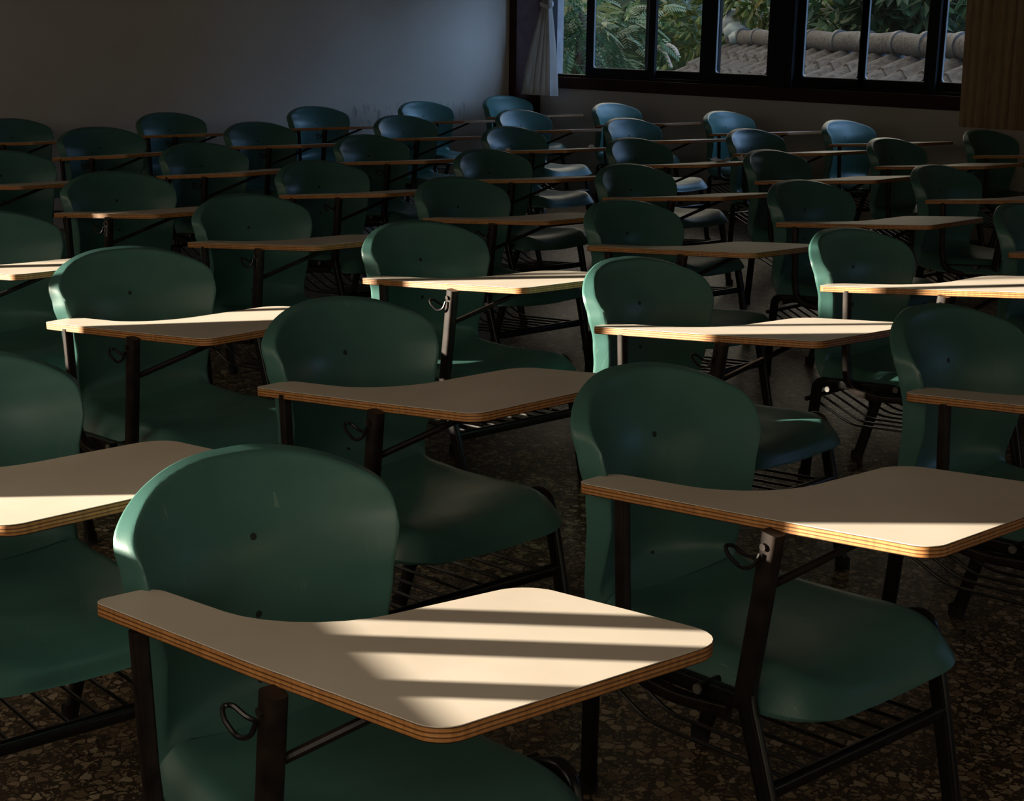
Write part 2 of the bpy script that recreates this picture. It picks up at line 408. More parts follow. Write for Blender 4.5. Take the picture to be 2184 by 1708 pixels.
def make_chair():
    root = empty('tablet_arm_chair', (0, 0, 0))
    def part(name, mb, m, parent=root, smooth=35): return mb.build(name, m, parent, smooth)
    # ---- shell
    back = part('backrest', shell_mesh(0, S_BEND, True, False, 44), PLASTIC, smooth=70)
    for s in (.124, .234, .335):
        hb = MB(); p = Vector(L_(shell_pt(0, s))); nx, nz = pnorm(s); nv = Vector((nx, 0, nz))
        hb.sweep([p - nv * .004, p + nv * .0006], circ(.0052, 14), (0, 1, 0)); part('bolt_hole', hb, HOLE, back, 40)
    part('seat', shell_mesh(S_BEND, LEN, False, True, 34), PLASTIC, smooth=70)
    # ---- writing tablet
    pts = outline(); tb = MB(); prism(tb, pts, -TH, -.0012, .0012)
    tab = tb.build('writing_tablet', PLY, root, 25); tab.matrix_local = tablet_matrix(0, 0)
    lm = MB(); prism(lm, pts, -.0012, 0, .0004); part('laminate_top', lm, LAM, tab, 25)
    # ---- tubes: flat black oval-cornered tube
    T = rrect(.026, .019, .006)
    def tube(name, path, r=0, sect=T, ref=(0, 1, 0), m=BLACK, parent=root):
        b = MB(); b.sweep(fillet(LP(path), r), sect, ref); return part(name, b, m, parent)
    tb_ = .004
    rp = tube('arm_post', [(.080, .022, tab_z(.08, .022) + tb_), (.090, .022, .42), (.103, .024, .318), (.20, .034, .309), (.288, .05, .318)], [0, 0, .075, .03, 0], rrect(.02, .02, .005), (0, 1, 0), WORN)
    fp = tube('arm_post', [(.353, .047, tab_z(.353, .047) + tb_), (.341, .046, .505), (.322, .045, .360), (.324, .045, .345)], [0, .0, .02, 0], rrect(.024, .030, .007), (0, 1, 0), WORN)
    bo = MB(); bo.sweep(LP([(.349, .030, .592), (.349, .062, .592)]), circ(.0055, 8), (0, 0, 1)); part('hinge_bolt', bo, WORN, fp)
    hk = MB(); hk.sweep(fillet(LP([(.346, .030, .582), (.340, .026, .562), (.322, .020, .555), (.300, .016, .570), (.290, .020, .580), (.296, .030, .580), (.312, .040, .566), (.332, .050, .568)]), .011), circ(.0030, 7), (0, 1, 0)); part('bag_hook', hk, BLACK)
    br = MB(); br.sweep(LP([(.336, .066, .522), (.424, .285, tab_z(.424, .285) + .003)]), circ(.0062, 9)); part('brace', br, WORN)
    feet = []
    LG = rrect(.021, .029, .007)
    feet.append(tube('leg', [(.322, .045, .366), (.326, .045, .345), (.369, .045, .225), (.440, .045, .012)], [0, .02, .05, 0], LG))
    feet.append(tube('leg', [(.255, .465, .338), (.322, .478, .372), (.360, .480, .23), (.408, .482, .012)], [0, .05, .06, 0], LG))
    feet.append(tube('leg', [(.03, .055, .318), (-.022, .065, .312), (-.080, .118, .012)], [0, .035, 0], LG))
    feet.append(tube('leg', [(.03, .455, .316), (-.022, .450, .312), (-.080, .400, .012)], [0, .035, 0], LG))
    for lg, p in zip(feet, ((.443, .045), (.411, .482), (-.0825, .1198), (-.0825, .3985))):
        cp = MB(); cp.sweep([L_((*p, 0)), L_((*p, .026))], rrect(.026, .034, .009), (0, 1, 0)); part('foot_cap', cp, RUBBER, lg)
    RL = rrect(.019, .027, .006)
    tube('side_rail', [(.02, .055, .318), (.318, .047, .345)], 0, RL)
    tube('side_rail', [(.02, .455, .315), (.265, .466, .340)], 0, RL)
    for x, z, y0, y1 in ((.040, .308, .022, .475), (.250, .345, .024, .490)):
        b = tube('cross_bar', [(x, y0, z), (x, y1, z)], 0, circ(.0085, 12), (0, 0, 1))
        pg = MB(); pg.sweep(LP([(x, y0 - .004, z), (x, y0 + .002, z)]), circ(.0078, 12), (0, 0, 1)); part('tube_plug', pg, PLUG, b)
    tube('cross_bar', [(.326, .05, .332), (.334, .47, .330)], 0, circ(.0095, 12), (0, 0, 1), WORN)
    tube('stretcher', [(.366, .050, .218), (.366, .478, .216)], 0, rrect(.024, .018, .007), (0, 0, 1))
    rk = tube('book_rack', [(-.062, .075, .252), (-.062, .452, .252)], 0, circ(.007, 9), (0, 0, 1))
    for k in range(8):
        y = .10 + .0475 * k; rb = MB()
        rb.sweep(fillet(LP([(.366, y, .224), (.075, y, .198), (-.062, y, .252)]), .03, 4), circ(.0034, 6), (0, 1, 0)); part('rack_rod', rb, BLACK, rk)
    return root, tab

# layout id: arm corner x, y in the room, turn in degrees, own lean of the writing tablet along and across the arm
CH = {
1: [-1.5029, 0.7264, -4.4, -0.0136, -0.0435], 2: [-1.4573, 1.5056, -3.91, -0.0051, -0.0151], 3: [-2.3154, 0.6777, -5.35, -0.0059, 0.0273], 4: [-2.3076, 1.4778, -3.49, 0.0198, 0.0078], 5: [-3.1259, 1.437, -1.39, 0.0013, 0.0216], 6: [-2.2646, 2.3768, -0.87, 0.0082, -0.0312],
7: [-1.4401, 2.3902, -3.04, 0.001, -0.0061], 8: [-3.1275, 2.3569, -2.58, 0.0032, -0.0094], 9: [-4.0069, 2.3318, -0.1, 0.0079, -0.0068], 10: [-4.9306, 2.3299, -1.19, 0.0089, 0.0009], 11: [-4.0956, 1.4561, 0.11, 0.0007, 0], 12: [-3.1244, 3.2415, 2, -0.0149, -0.025],
13: [-2.2541, 3.2599, 1.21, 0.0119, -0.0157], 14: [-3.9949, 3.2849, -2.14, 0.0038, -0.0045], 15: [-3.1206, 4.2131, -0.05, 0.0016, -0.0009], 16: [-3.1711, 5.2926, 1, 0.0078, -0.0072], 17: [-2.2232, 4.2305, -0.16, 0.0075, 0], 18: [-4.9164, 3.2918, 0.73, 0.0169, -0.0138],
19: [-5.8955, 3.2898, 0.2, 0.02, 0.015], 20: [-6.9663, 3.306, 0, 0.0159, 0.02], 21: [-6.0174, 2.343, -0.39, 0, 0], 22: [-7.9536, 3.2946, 0.1, 0, 0.005], 23: [-7.9497, 4.3407, 0.07, 0, 0.004], 24: [-6.984, 4.3521, 0.01, 0, 0.002],
25: [-5.8925, 4.3074, 0, 0.008, -0.008], 26: [-4.9162, 4.2303, -1.26, 0.0078, -0.0103], 27: [-4.0517, 4.287, -2.87, 0.0197, -0.0136], 28: [-4.0583, 5.3033, 2.3, 0.0052, -0.0037], 29: [-4.1259, 6.3808, -2.8, 0, 0], 30: [-4.1492, 7.3907, -2.8, 0, 0],
31: [-7.9497, 5.4343, -2.8, 0, 0], 32: [-6.9544, 5.3769, -2.8, 0, 0], 33: [-5.9461, 5.3466, -2.8, 0.0047, 0], 34: [-4.9709, 5.3174, -2.8, 0.0079, 0], 35: [-5.0249, 6.3574, -2.8, 0, 0], 36: [-5.1061, 7.3793, -4.5, 0, 0],
37: [-8.0031, 6.4084, -2.8, 0, 0], 38: [-6.9864, 6.4056, -2.8, 0, 0], 39: [-5.9989, 6.3932, -2.8, 0, 0], 40: [-6.0676, 7.4221, -2.8, 0, 0], 41: [-8.1415, 7.3355, -2.8, 0, 0], 42: [-7.0718, 7.4038, -2.8, 0, 0]}
LB = {
1: 'green tablet-arm chair nearest the camera, narrow bars of shadow across its sunlit tablet',
2: 'green tablet-arm chair with full seat and wire rack in view, sunlit wedge on tablet front',
3: 'green tablet-arm chair cut by the left frame, its tablet tucked behind the nearest backrest',
4: 'green tablet-arm chair with wholly shaded tablet, directly behind the nearest chair, its seat showing',
5: 'green tablet-arm chair at left whose tablet is sunlit only along its far half',
6: 'green tablet-arm chair with sunlit left rim and lower back, tablet bright except its front corner',
7: 'green tablet-arm chair cut by the right frame, its tablet arm in full shade',
8: 'green tablet-arm chair with long bright tablet edge, its tablet ending at a sunlit rim',
9: 'dark green tablet-arm chair, dull brown-lit tablet ending at the bright-edged tablet chair',
10: 'dark green tablet-arm chair at left, tan tablet edge softly lit under its dark backrest',
11: 'green tablet-arm chair cut by the left frame, sunlit tablet tip touching next backrest',
12: 'dark green tablet-arm chair, sixth from the back wall in the fifth line from the windows',
13: 'green tablet-arm chair with brightest tablet edge at right, sunlit rim, grey tube plugs below',
14: 'dark green tablet-arm chair, fifth from the back wall in the fifth line from the windows',
15: 'green tablet-arm chair, sixth from the back wall in the fourth line from the windows',
16: 'green tablet-arm chair, sixth from the back wall in the third line from the windows',
17: 'pale-lit green tablet-arm chair mostly cut off by the right frame, behind a sunlit tablet',
18: 'dark green tablet-arm chair, fourth from the back wall in the fifth line from the windows',
19: 'dark green tablet-arm chair, third from the back wall in the fifth line from the windows',
20: 'dark green tablet-arm chair, second from the back wall in the fifth line from the windows',
21: 'dark tablet-arm chair cut by the left frame, only rounded backrest and brown tablet tip showing',
22: 'dark tablet-arm chair cut by the left frame, standing against the back wall',
23: 'dark green tablet-arm chair against the back wall, fourth along from the windows',
24: 'dark green tablet-arm chair, second from the back wall in the fourth line from the windows',
25: 'dark green tablet-arm chair, third from the back wall in the fourth line from the windows',
26: 'dark green tablet-arm chair, fourth from the back wall in the fourth line from the windows',
27: 'dark green tablet-arm chair, fifth from the back wall in the fourth line from the windows',
28: 'dark green tablet-arm chair, fifth from the back wall in the third line from the windows',
29: 'nearly black tablet-arm chair, fifth from the back wall in the second line from the windows',
30: 'black-looking tablet-arm chair below the tan pleated curtain, last of the line beside the windows',
31: 'dark teal tablet-arm chair against the back wall, third along from the windows',
32: 'dark teal tablet-arm chair, second from the back wall in the third line from the windows',
33: 'dark teal tablet-arm chair with two crumpled paper bits on its tablet',
34: 'dark teal tablet-arm chair with two white paper sheets on its tablet',
35: 'teal tablet-arm chair, fourth from the back wall in the second line from the windows',
36: 'blue-lit tablet-arm chair, fourth from the back wall in the line beside the windows',
37: 'teal tablet-arm chair against the back wall, second along from the windows, beside grey scuffs',
38: 'blue-lit tablet-arm chair, second from the back wall in the second line from the windows',
39: 'blue-lit tablet-arm chair, third from the back wall in the second line from the windows',
40: 'blue-lit tablet-arm chair, third from the back wall in the line beside the windows',
41: 'blue-lit tablet-arm chair in the corner under the tied pale curtain',
42: 'blue-lit tablet-arm chair, second from the back wall in the line beside the windows'}
# shells differ a little in width and seating: across, sideways, up
SHELL = {1: (0.919, -0.0017, -0.0061), 2: (0.9, -0.0207, 0.0031), 4: (0.935, 0.0005, -0.0046), 5: (0.979, 0.0013, 0.0083), 6: (0.967, -0.0153, -0.0025), 8: (0.984, 0.0056, -0.0014), 9: (1.016, 0.0265, -0.005), 10: (1.052, 0.0357, -0.0041), 12: (1.044, 0.032, -0.0067), 13: (1.084, 0.0281, -0.0077), 14: (0.978, -0.0239, -0.0014), 15: (1.129, 0.0292, -0.0003), 16: (1.14, 0, -0.0059), 18: (1.063, 0.008, -0.0124), 19: (1.058, 0.0348, -0.0045), 20: (1.125, 0.0549, 0.0053), 23: (1.088, 0, 0.0001), 24: (1.087, 0, -0.0039), 25: (1.063, 0, -0.0061), 26: (1.042, 0.0241, -0.0103), 27: (1.021, -0.0099, -0.0126), 28: (1.113, -0.0017, -0.0042), 29: (1.054, 0, 0.0016), 30: (1.14, 0, 0.0035), 31: (1.088, 0, 0.0069), 32: (1.065, 0, 0.0022), 33: (1.045, 0, -0.0058), 34: (1.03, 0, -0.0068), 35: (1.059, 0, -0.0029), 36: (1.076, 0, 0.0063), 37: (1.087, 0, 0.012), 38: (1.062, 0, 0.0043), 39: (1.079, 0, 0.0024), 40: (1.079, 0, 0.0105), 41: (1.085, 0, 0.0254), 42: (1.054, 0, 0.0175), 3: (.93, -.015, -.003), 7: (.98, .0, -.003), 11: (1.07, .035, -.003), 17: (1.06, .01, -.003), 21: (1.1, .055, -.003), 22: (1.08, .03, -.003)}
proto, ptab = make_chair()
def put(o, k):
    x, y, a, tx, ty = CH[k]; a = R(a); c, s = math.cos(a), math.sin(a)
    o.location = Vector((x + OX * c - OY * s, y + OX * s + OY * c, 0)) * S; o.rotation_euler = (0, 0, a)
    setp(o, LB[k], 'chair', 'green tablet-arm chairs of the classroom')
    for t in o.children:
        if t.name.startswith('writing_tablet'): t.matrix_local = tablet_matrix(tx, ty)
        if t.name.startswith(('backrest', 'seat')) and k in SHELL: w_, y_, z_ = SHELL[k]; h_ = .4 if t.name.startswith('seat') and w_ < 1 else 1; w_ = 1 + (w_ - 1) * h_; y_ *= h_; t.scale = (1, w_, 1); t.location = (0, y_ * S, z_ * S)
chairs = {}
for k in CH:
    chairs[k] = proto if k == 1 else copy_tree(proto)
for k in CH: put(chairs[k], k)

def tablet_world(k, lx, ly, lz=0):
    x, y, a, tx, ty = CH[k]; M = Matrix.Translation(chairs[k].location) @ Matrix.Rotation(R(a), 4, 'Z') @ tablet_matrix(tx, ty)
    return M @ Vector((lx * S, ly * S, lz * S)), M
# papers left lying on two tablets
def sheet(k, lx, ly, w, d, rz, label, curl=.006):
    mb = MB(); n = 6; vs = []
    for i in range(n + 1):
        for j in range(n + 1):
            u, v = i / n - .5, j / n - .5; vs.append((u * w, v * d, .0012 + curl * (abs(u * 2) ** 3 + .5 * abs(v * 2) ** 3)))
    fs = [(i * (n + 1) + j, (i + 1) * (n + 1) + j, (i + 1) * (n + 1) + j + 1, i * (n + 1) + j + 1) for i in range(n) for j in range(n)]
    N = len(vs); vs += [(a, b, c - .0006) for a, b, c in vs]; fs += [tuple(N + q for q in reversed(f)) for f in fs]
    ring = [j for j in range(n + 1)] + [i * (n + 1) + n for i in range(1, n + 1)] + [n * (n + 1) + j for j in range(n - 1, -1, -1)] + [i * (n + 1) for i in range(n - 1, 0, -1)]
    fs += [(ring[q], ring[(q + 1) % len(ring)], N + ring[(q + 1) % len(ring)], N + ring[q]) for q in range(len(ring))]
    mb.add(vs, fs); o = mb.build('paper_sheet', PAPER, None, 40)
    p, M = tablet_world(k, lx, ly); o.matrix_world = Matrix.Translation(p) @ M.to_3x3().to_4x4() @ Matrix.Rotation(rz, 4, 'Z')
    setp(o, label, 'paper', 'papers left on the tablets')
sheet(34, .47, .30, .10, .14, .3, 'white paper sheet lying near the middle of a shaded tablet', .018)
sheet(34, .55, .395, .09, .045, -.2, 'small folded white paper at the far corner of a shaded tablet', .022)
def crumple(k, lx, ly, r, label):
    bm = bmesh.new(); bmesh.ops.create_icosphere(bm, subdivisions=2, radius=1); rng = random.Random(k * 100 + int(lx * 100))
    vs = []
    for v in bm.verts:
        q = v.co * (1 + rng.uniform(-.32, .25)); vs.append((q.x * r, q.y * r * .8, (q.z * .55 + .5) * r))
    mb = MB(); mb.add(vs, [tuple(v.index for v in f.verts) for f in bm.faces]); bm.free()
    o = mb.build('crumpled_paper', PAPER); p, M = tablet_world(k, lx, ly); o.matrix_world = Matrix.Translation(p)
    setp(o, label, 'paper', 'papers left on the tablets')
crumple(33, .13, .05, .014, 'small crumpled paper bit near the rear end of a teal chair tablet')
crumple(33, .50, .32, .018, 'crumpled paper bit on the wide part of a teal chair tablet')

# ------------------------------------------------------------------ the room (x along the rows' facing, y towards the garden windows)
XB, XF, YW, YC, ZC = -8.494, 2.6, 8.165, -.22, 2.75
K = 8.165 / 7.925
def kz(z): return 1.2795 + (z - 1.2795) * K
WT_ = .2
def st(name, mb, m, parent=None, smooth=None):
    o = mb.build(name, m, parent, smooth)
    if parent is None: o['kind'] = 'structure'
    return o
b = MB(); b.box(XB - WT_, XF + WT_, YC - WT_, YW + WT_, -.12, 0); st('floor', b, TERR)
b = MB(); b.box(XB - WT_, XF + WT_, YC - WT_ - .5, YW + WT_ + .5, ZC, ZC + .2); st('ceiling', b, W_CEIL)
b = MB(); b.box(XB - WT_, XF + WT_, YC - WT_, YW + WT_, ZC + .21, 6.2); st('roof', b, W_PLN)  # unseen mass above the ceiling, added to keep sun off the tiled house
b = MB(); b.box(-34, XB - WT_ - .01, YC - WT_, YW + WT_, -2.5, 6.2); st('wall_shade_block', b, CONC)  # unseen block, added to shade the garden and tiled house from the sun
b = MB(); b.box(XB - WT_, XB, YC - WT_, YW + WT_, 0, ZC); st('wall_back', b, W_BACK)
b = MB(); b.box(XF, XF + WT_, YC - WT_, YW + WT_, 0, ZC); st('wall_front', b, make_wall('painted_plaster_front', (.20, .20, .18)))
def wall_with_openings(name, y0, y1, ops, m):
    b = MB(); x = XB
    for (a, c, z0, z1) in ops:
        if a > x: b.box(x, a, y0, y1, 0, ZC)
        b.box(a, c, y0, y1, 0, z0); b.box(a, c, y0, y1, z1, ZC); x = c
    b.box(x, XF, y0, y1, 0, ZC); return st(name, b, m)
SILL, HEAD = kz(.82), 1.98
wall_with_openings('wall_window_side', YW, YW + WT_, [(-8.12 * K, -3.45 * K, SILL, HEAD), (1.1, 1.9, SILL, HEAD)], W_PLN)
CSILL, CHEAD = .923, 2.0
wall_with_openings('wall_corridor_side', YC - .08, YC, [(-7.50, -7.17, CSILL, 1.46), (-6.485, -4.76, CSILL + .045, 1.80), (-3.035, -2.74, .885, CHEAD), (-2.74, -1.9, .920, CHEAD), (-1.05, .4, CSILL, CHEAD)], W_PLN)  # sills and heads set to shape the sun patches; last opening added as fill
b = MB(); b.box(-8.12 * K, -8.12 * K + .006, YW - .0, YW + WT_, kz(.892), HEAD); st('trim_4', b, CONC)
# corner post and sill boards
b = MB(); b.box(XB, XB + .085, 7.665 * K, YW, 0, ZC); st('trim_1', b, WOODD)
b = MB(); b.box(-8.12 * K, -3.45 * K, YW - .035, YW + .10, SILL - .012, kz(.892)); st('trim_2', b, WOODD)
b = MB(); b.box(1.04, 1.96, YW - .035, YW + .10, SILL - .012, kz(.892)); st('trim_3', b, WOODD)
# garden-side window: outer frame, sliding sashes with panes
YS = YW + .045
def sash(parent, x0, x1, y, z0=kz(.905), z1=1.93, sl=.06, sr=.06, rail=.062, gap=True):
    b = MB(); b.box(x0, x0 + sl, y - .014, y + .014, z0, z1); b.box(x1 - sr, x1, y - .014, y + .014, z0, z1)
    b.box(x0 + sl, x1 - sr, y - .014, y + .014, z0, z0 + rail); b.box(x0 + sl, x1 - sr, y - .014, y + .014, z1 - rail, z1)
    s = st('sash', b, FRAMEM, parent)
    g = MB(); pr = rrect(x1 - sr - x0 - sl - .004, z1 - z0 - 2 * rail - .004, .022, 4); cx = (x0 + sl + x1 - sr) / 2; cz = (z0 + z1) / 2
    outer = pr; inn = [(p[0] * .985, p[1] * .994) for p in pr]
    n = len(pr); vs = [(cx + p[0], y - .012, cz + p[1]) for p in outer] + [(cx + p[0], y - .012, cz + p[1]) for p in inn] + [(cx + p[0], y + .004, cz + p[1]) for p in outer] + [(cx + p[0], y + .004, cz + p[1]) for p in inn]
    g.add(vs, [(i, (i + 1) % n, n + (i + 1) % n, n + i) for i in range(n)] + [(2 * n + i, 3 * n + i, 3 * n + (i + 1) % n, 2 * n + (i + 1) % n) for i in range(n)] + [(n + i, n + (i + 1) % n, 3 * n + (i + 1) % n, 3 * n + i) for i in range(n)])
    st('gasket', g, RUBG, s)
    p = MB(); p.box(x0 + sl, x1 - sr, y - .002, y + .002, z0 + rail, z1 - rail); st('pane', p, GLASS, s)
    return s
def window(name, x0, x1, post, sashes):
    f = MB(); y0, y1 = YW + .005, YW + .115
    f.box(x0, x1, y0, y1, kz(.892), kz(.912)); f.box(x0, x1, y0, y1, 1.93, HEAD); f.box(x0 - .0, x0 + .02, y0, y1, kz(.912), 1.93); f.box(x1 - .04, x1, y0, y1, kz(.912), 1.93)
    for a, c in post: f.box(a, c, y0 - .02, y1, kz(.892), 1.93)
    w = st(name, f, FRAMEM)
    for a in sashes: sash(w, *a)
    return w
k = 1.0057 * K
window('window_1', -8.12 * K, -3.45 * K, [(-5.957 * k + .03, -5.755 * k)], [
    (-7.665 * k, -6.985 * k, YS, kz(.905), 1.93, .074, .064), (-7.105 * k, -6.43 * k, YS + .034, kz(.905), 1.93, .064, .072), (-6.565 * k, -5.93 * k, YS, kz(.905), 1.93, .139, .06),
    (-5.79 * k, -5.232 * k, YS, kz(.905), 1.93, .088, .046), (-5.275 * k, -4.73 * k, YS, kz(.905), 1.93, .046, .077), (-4.80 * k, -4.15 * k, YS + .034, kz(.905), 1.93, .092, .07), (-4.2 * k, -3.5 * K, YS, kz(.905), 1.93, .07, .07)])
window('window_2', 1.1, 1.9, [], [(1.12, 1.52, YS), (1.48, 1.88, YS + .034)])
# corridor-side window: frames and upright bars, sashes slid open; last opening added to light the near chairs
f = MB()
for x0, x1, cs, ch in ((-7.50, -7.17, CSILL, 1.46), (-6.485, -4.76, CSILL + .045, 1.80), (-3.035, -2.74, .885, CHEAD), (-2.74, -1.9, .920, CHEAD), (-1.05, .4, CSILL, CHEAD)):
    f.box(x0, x1, YC - .06, YC - .02, cs, cs + .015); f.box(x0, x1, YC - .06, YC - .02, ch - .03, ch)
w3 = st('window_3', f, FRAMEM)
for x, w in ((-2.148, .036), (-2.335, .050), (-2.490, .042), (-5.007, .03), (-5.76, .085)):
    b = MB(); b.box(x - .042 - w / 2, x - .042 + w / 2, YC - .055, YC - .025, (.885 if x > -4 else CSILL + .045), (CHEAD if x > -4 else 1.80) - .03); st('window_bar', b, FRAMEM, w3)

# curtains
def curtain(name, outline_fn, zs, n, m, folds, amp, label, y):
    mb = MB(); rows = []
    for z in zs:
        x0, x1, yy, tight = outline_fn(z); row = []
        for i in range(n + 1):
            u = i / n; a = amp * tight * (math.sin(u * folds * 2 * math.pi) + .4 * math.sin(u * folds * 4.7 * math.pi + 1) + .25 * math.sin(u * 17 + z * 3))
            row.append((x0 + (x1 - x0) * u + .3 * a * math.cos(u * folds * 2 * math.pi), yy + a, z))
        rows.append(row)
    vs = [p for r in rows for p in r]; N = len(vs); w = n + 1
    vs2 = [(p[0], p[1] + .006, p[2]) for p in vs]
    fs = [(r * w + i, r * w + i + 1, (r + 1) * w + i + 1, (r + 1) * w + i) for r in range(len(rows) - 1) for i in range(n)]
    fs2 = [tuple(N + q for q in reversed(f)) for f in fs]; rim = []
    for i in range(n):
        rim.append((i, i + 1, N + i + 1, N + i)); t = (len(rows) - 1) * w; rim.append((t + i, N + t + i, N + t + i + 1, t + i + 1))
    for r in range(len(rows) - 1):
        rim.append((r * w, N + r * w, N + (r + 1) * w, (r + 1) * w)); rim.append((r * w + n, (r + 1) * w + n, N + (r + 1) * w + n, N + r * w + n))
    mb.add(vs + vs2, fs + fs2 + rim); o = mb.build(name, m, None, 60); setp(o, label, 'curtain'); return o
def left_curtain(z):
    t = (z - kz(.76)) / (kz(1.42) - kz(.76))
    if t <= 1:
        q = max(0, t) ** 1.25; x0 = -8.14 + .215 * q; x1 = -7.766 - .075 * q; tight = 1 - .55 * q
    else:
        q = min(1, (t - 1) / .5); x0 = -7.925 - .06 * q; x1 = -7.841 + .10 * q; tight = .45 + .4 * q
    return x0 * K, x1 * K, YW - .23, tight
lc = curtain('curtain', left_curtain, [kz(.76) + .035 * i for i in range(34)], 70, CURT_L, 6, .034, 'pale curtain gathered by a tie in the corner, left of the window', YW)
tb = MB(); ring = [(-7.883 * K + .058 * math.cos(a), YW - .227 + .036 * math.sin(a), kz(1.415) + .012 * math.sin(a * 2)) for a in [2 * math.pi * i / 20 for i in range(21)]]
tb.sweep(ring, rrect(.030, .008, .003), (0, 0, 1), cap=False); tb.build('tie_band', CURT_L, lc, 50)
def right_curtain(z):
    t = (z - .725) / 1.25; return (-4.505 - .02 * t) * K, -3.30 * K, YW - .10, 1
curtain('curtain', right_curtain, [kz(.722) + .05 * i for i in range(27)], 220, CURT_R, 17, .017, 'tan pleated curtain hanging straight at the right end of the window', YW)

# ------------------------------------------------------------------ outside the garden windows
b = MB(); b.box(-60, 30, YW + WT_ + .02, 60, -2.7, -2.5); st('ground', b, plain('garden_soil', (.05, .05, .035), .95))
b = MB(); b.box(-30, 20, -14, YC - WT_ - .01, -.30, -.06); st('ground_bounce_slab', b, plain('bounce_slab_paving', (.34, .29, .23), .9, 0, .15, 4))  # unseen slab, added to bounce warm sunlight into the room

# tiled-roof house
P1 = Vector((-14.46, 18.32, 0)); P2 = Vector((-5.2, 10.88, 0)); rd = (P2 - P1).normalized(); dn = Vector((rd.y, -rd.x, 0))
if dn.y > 0: dn = -dn
RZ = 1.03; SLP = .52; house = empty('tiled_roof_house', P1 + (P2 - P1) * .5 + dn * .8 + Vector((0, 0, -2.5)))
setp(house, 'low house with grey pantile roof and mortared ridge outside the window', 'house')
HL = house.location / S
def hp(a, d, z): q = P1 + rd * a + dn * d; return (q.x - HL.x, q.y - HL.y, z - HL.z)
RLEN = (P2 - P1).length
def roof_slope(sign):
    mb = MB(); tw, tl = .60, .36; nc = int((RLEN + .5) / tw) ; nr = 7; sub = 10
    cols = nc * sub; vs = []; rows = []
    for r in range(nr):
        for e in (0, 1):
            d = .0 + (r + e) * tl * .98
            row = []
            for i in range(cols + 1):
                ph = (i % sub) / sub; jit = .010 * math.sin(i // sub * 12.9 + r * 78.2)
                h = (.060 * max(0, math.sin(ph * 2 * math.pi)) ** .7 if ph < .5 else -.030 * math.sin((ph - .5) * 2 * math.pi)) + jit
                row.append(hp(i * tw / sub - .50 + .012 * math.sin(r * 5.1 + (i // sub) * 3.3), sign * d + 0, RZ - .04 - SLP * d + h + (0 if e else -.0) + (.040 if e else 0)))
            rows.append(row)
    w = cols + 1; vs = [p for r in rows for p in r]
    fs = [(r * w + i, r * w + i + 1, (r + 1) * w + i + 1, (r + 1) * w + i) for r in range(len(rows) - 1) for i in range(cols)]
    N = len(vs); vs += [(p[0], p[1], p[2] - .06) for p in vs]
    fs += [tuple(N + q for q in reversed(f)) for f in fs]
    t = (len(rows) - 1) * w
    fs += [(t + i, t + i + 1, N + t + i + 1, N + t + i) for i in range(cols)]
    for r in range(len(rows) - 1): fs += [(r * w, (r + 1) * w, N + (r + 1) * w, N + r * w), (r * w + cols, N + r * w + cols, N + (r + 1) * w + cols, (r + 1) * w + cols)]
    mb.add(vs, fs); mb.build('roof_slope', ROOFT, house, 40)
roof_slope(1); roof_slope(-1)
rg = MB(); sect = [(math.cos(a) * .115 + .06, math.sin(a) * .10) for a in [math.pi * 2 * i / 16 for i in range(16)]]
rg.sweep([hp(-.55 + (RLEN + .5) * i / 30, 0, RZ + .03 + .012 * math.sin(i * 1.7)) for i in range(31)], [(max(q[0], -.07), q[1]) for q in sect]); ridge = rg.build('ridge', RIDGEM, house, 50)
for a in (.30, 1.26, 2.70, 4.17, 5.38, 6.45, 7.52, 8.37, 9.27, 10.1):
    bd = MB()
    bd.sweep([hp(a - .05, 0, RZ + .03), hp(a + .05, 0, RZ + .03)], [(max(q[0] * 1.12 + .004, -.06), q[1] * 1.14) for q in sect]); bd.build('ridge_band', BLUEGL, ridge, 50)
fo = MB()
for (a, z, r, rz_) in ((-.30, .30, .20, .20), (-.10, .17, .21, .17), (-.50, .24, .16, .16), (.15, .08, .18, .13), (-.30, .42, .14, .10)):
    bm = bmesh.new(); bmesh.ops.create_icosphere(bm, subdivisions=3, radius=1)
    for_v = [Vector(hp(a, 0, RZ + z)) + Vector((v.co.x * r * (1 + .12 * math.sin(9 * v.co.z)), v.co.y * r, v.co.z * rz_)) for v in bm.verts]
    fo.add(for_v, [tuple(v.index for v in f.verts) for f in bm.faces]); bm.free()
fo.build('ridge_end_ornament', plain('pale_blue_glaze', (.17, .235, .28), .45, 0, .35, 9), house, 60)
hb = MB(); h0 = [hp(.25, -1.9, 0), hp(RLEN - .2, -1.9, 0), hp(RLEN - .2, 1.9, 0), hp(.25, 1.9, 0)]; hr = [hp(.25, 0, RZ - .15), hp(RLEN - .2, 0, RZ - .15)]
vs = [(p[0], p[1], 0) for p in h0] + [(p[0], p[1], RZ - .22 - SLP * 1.9 - HL.z) for p in h0] + hr
hb.add(vs, [(0, 1, 5, 4), (2, 3, 7, 6), (0, 4, 8, 7, 3), (1, 2, 6, 9, 5), (4, 5, 9, 8), (6, 7, 8, 9), (3, 2, 1, 0)]); hb.build('house_wall', CONC, house)

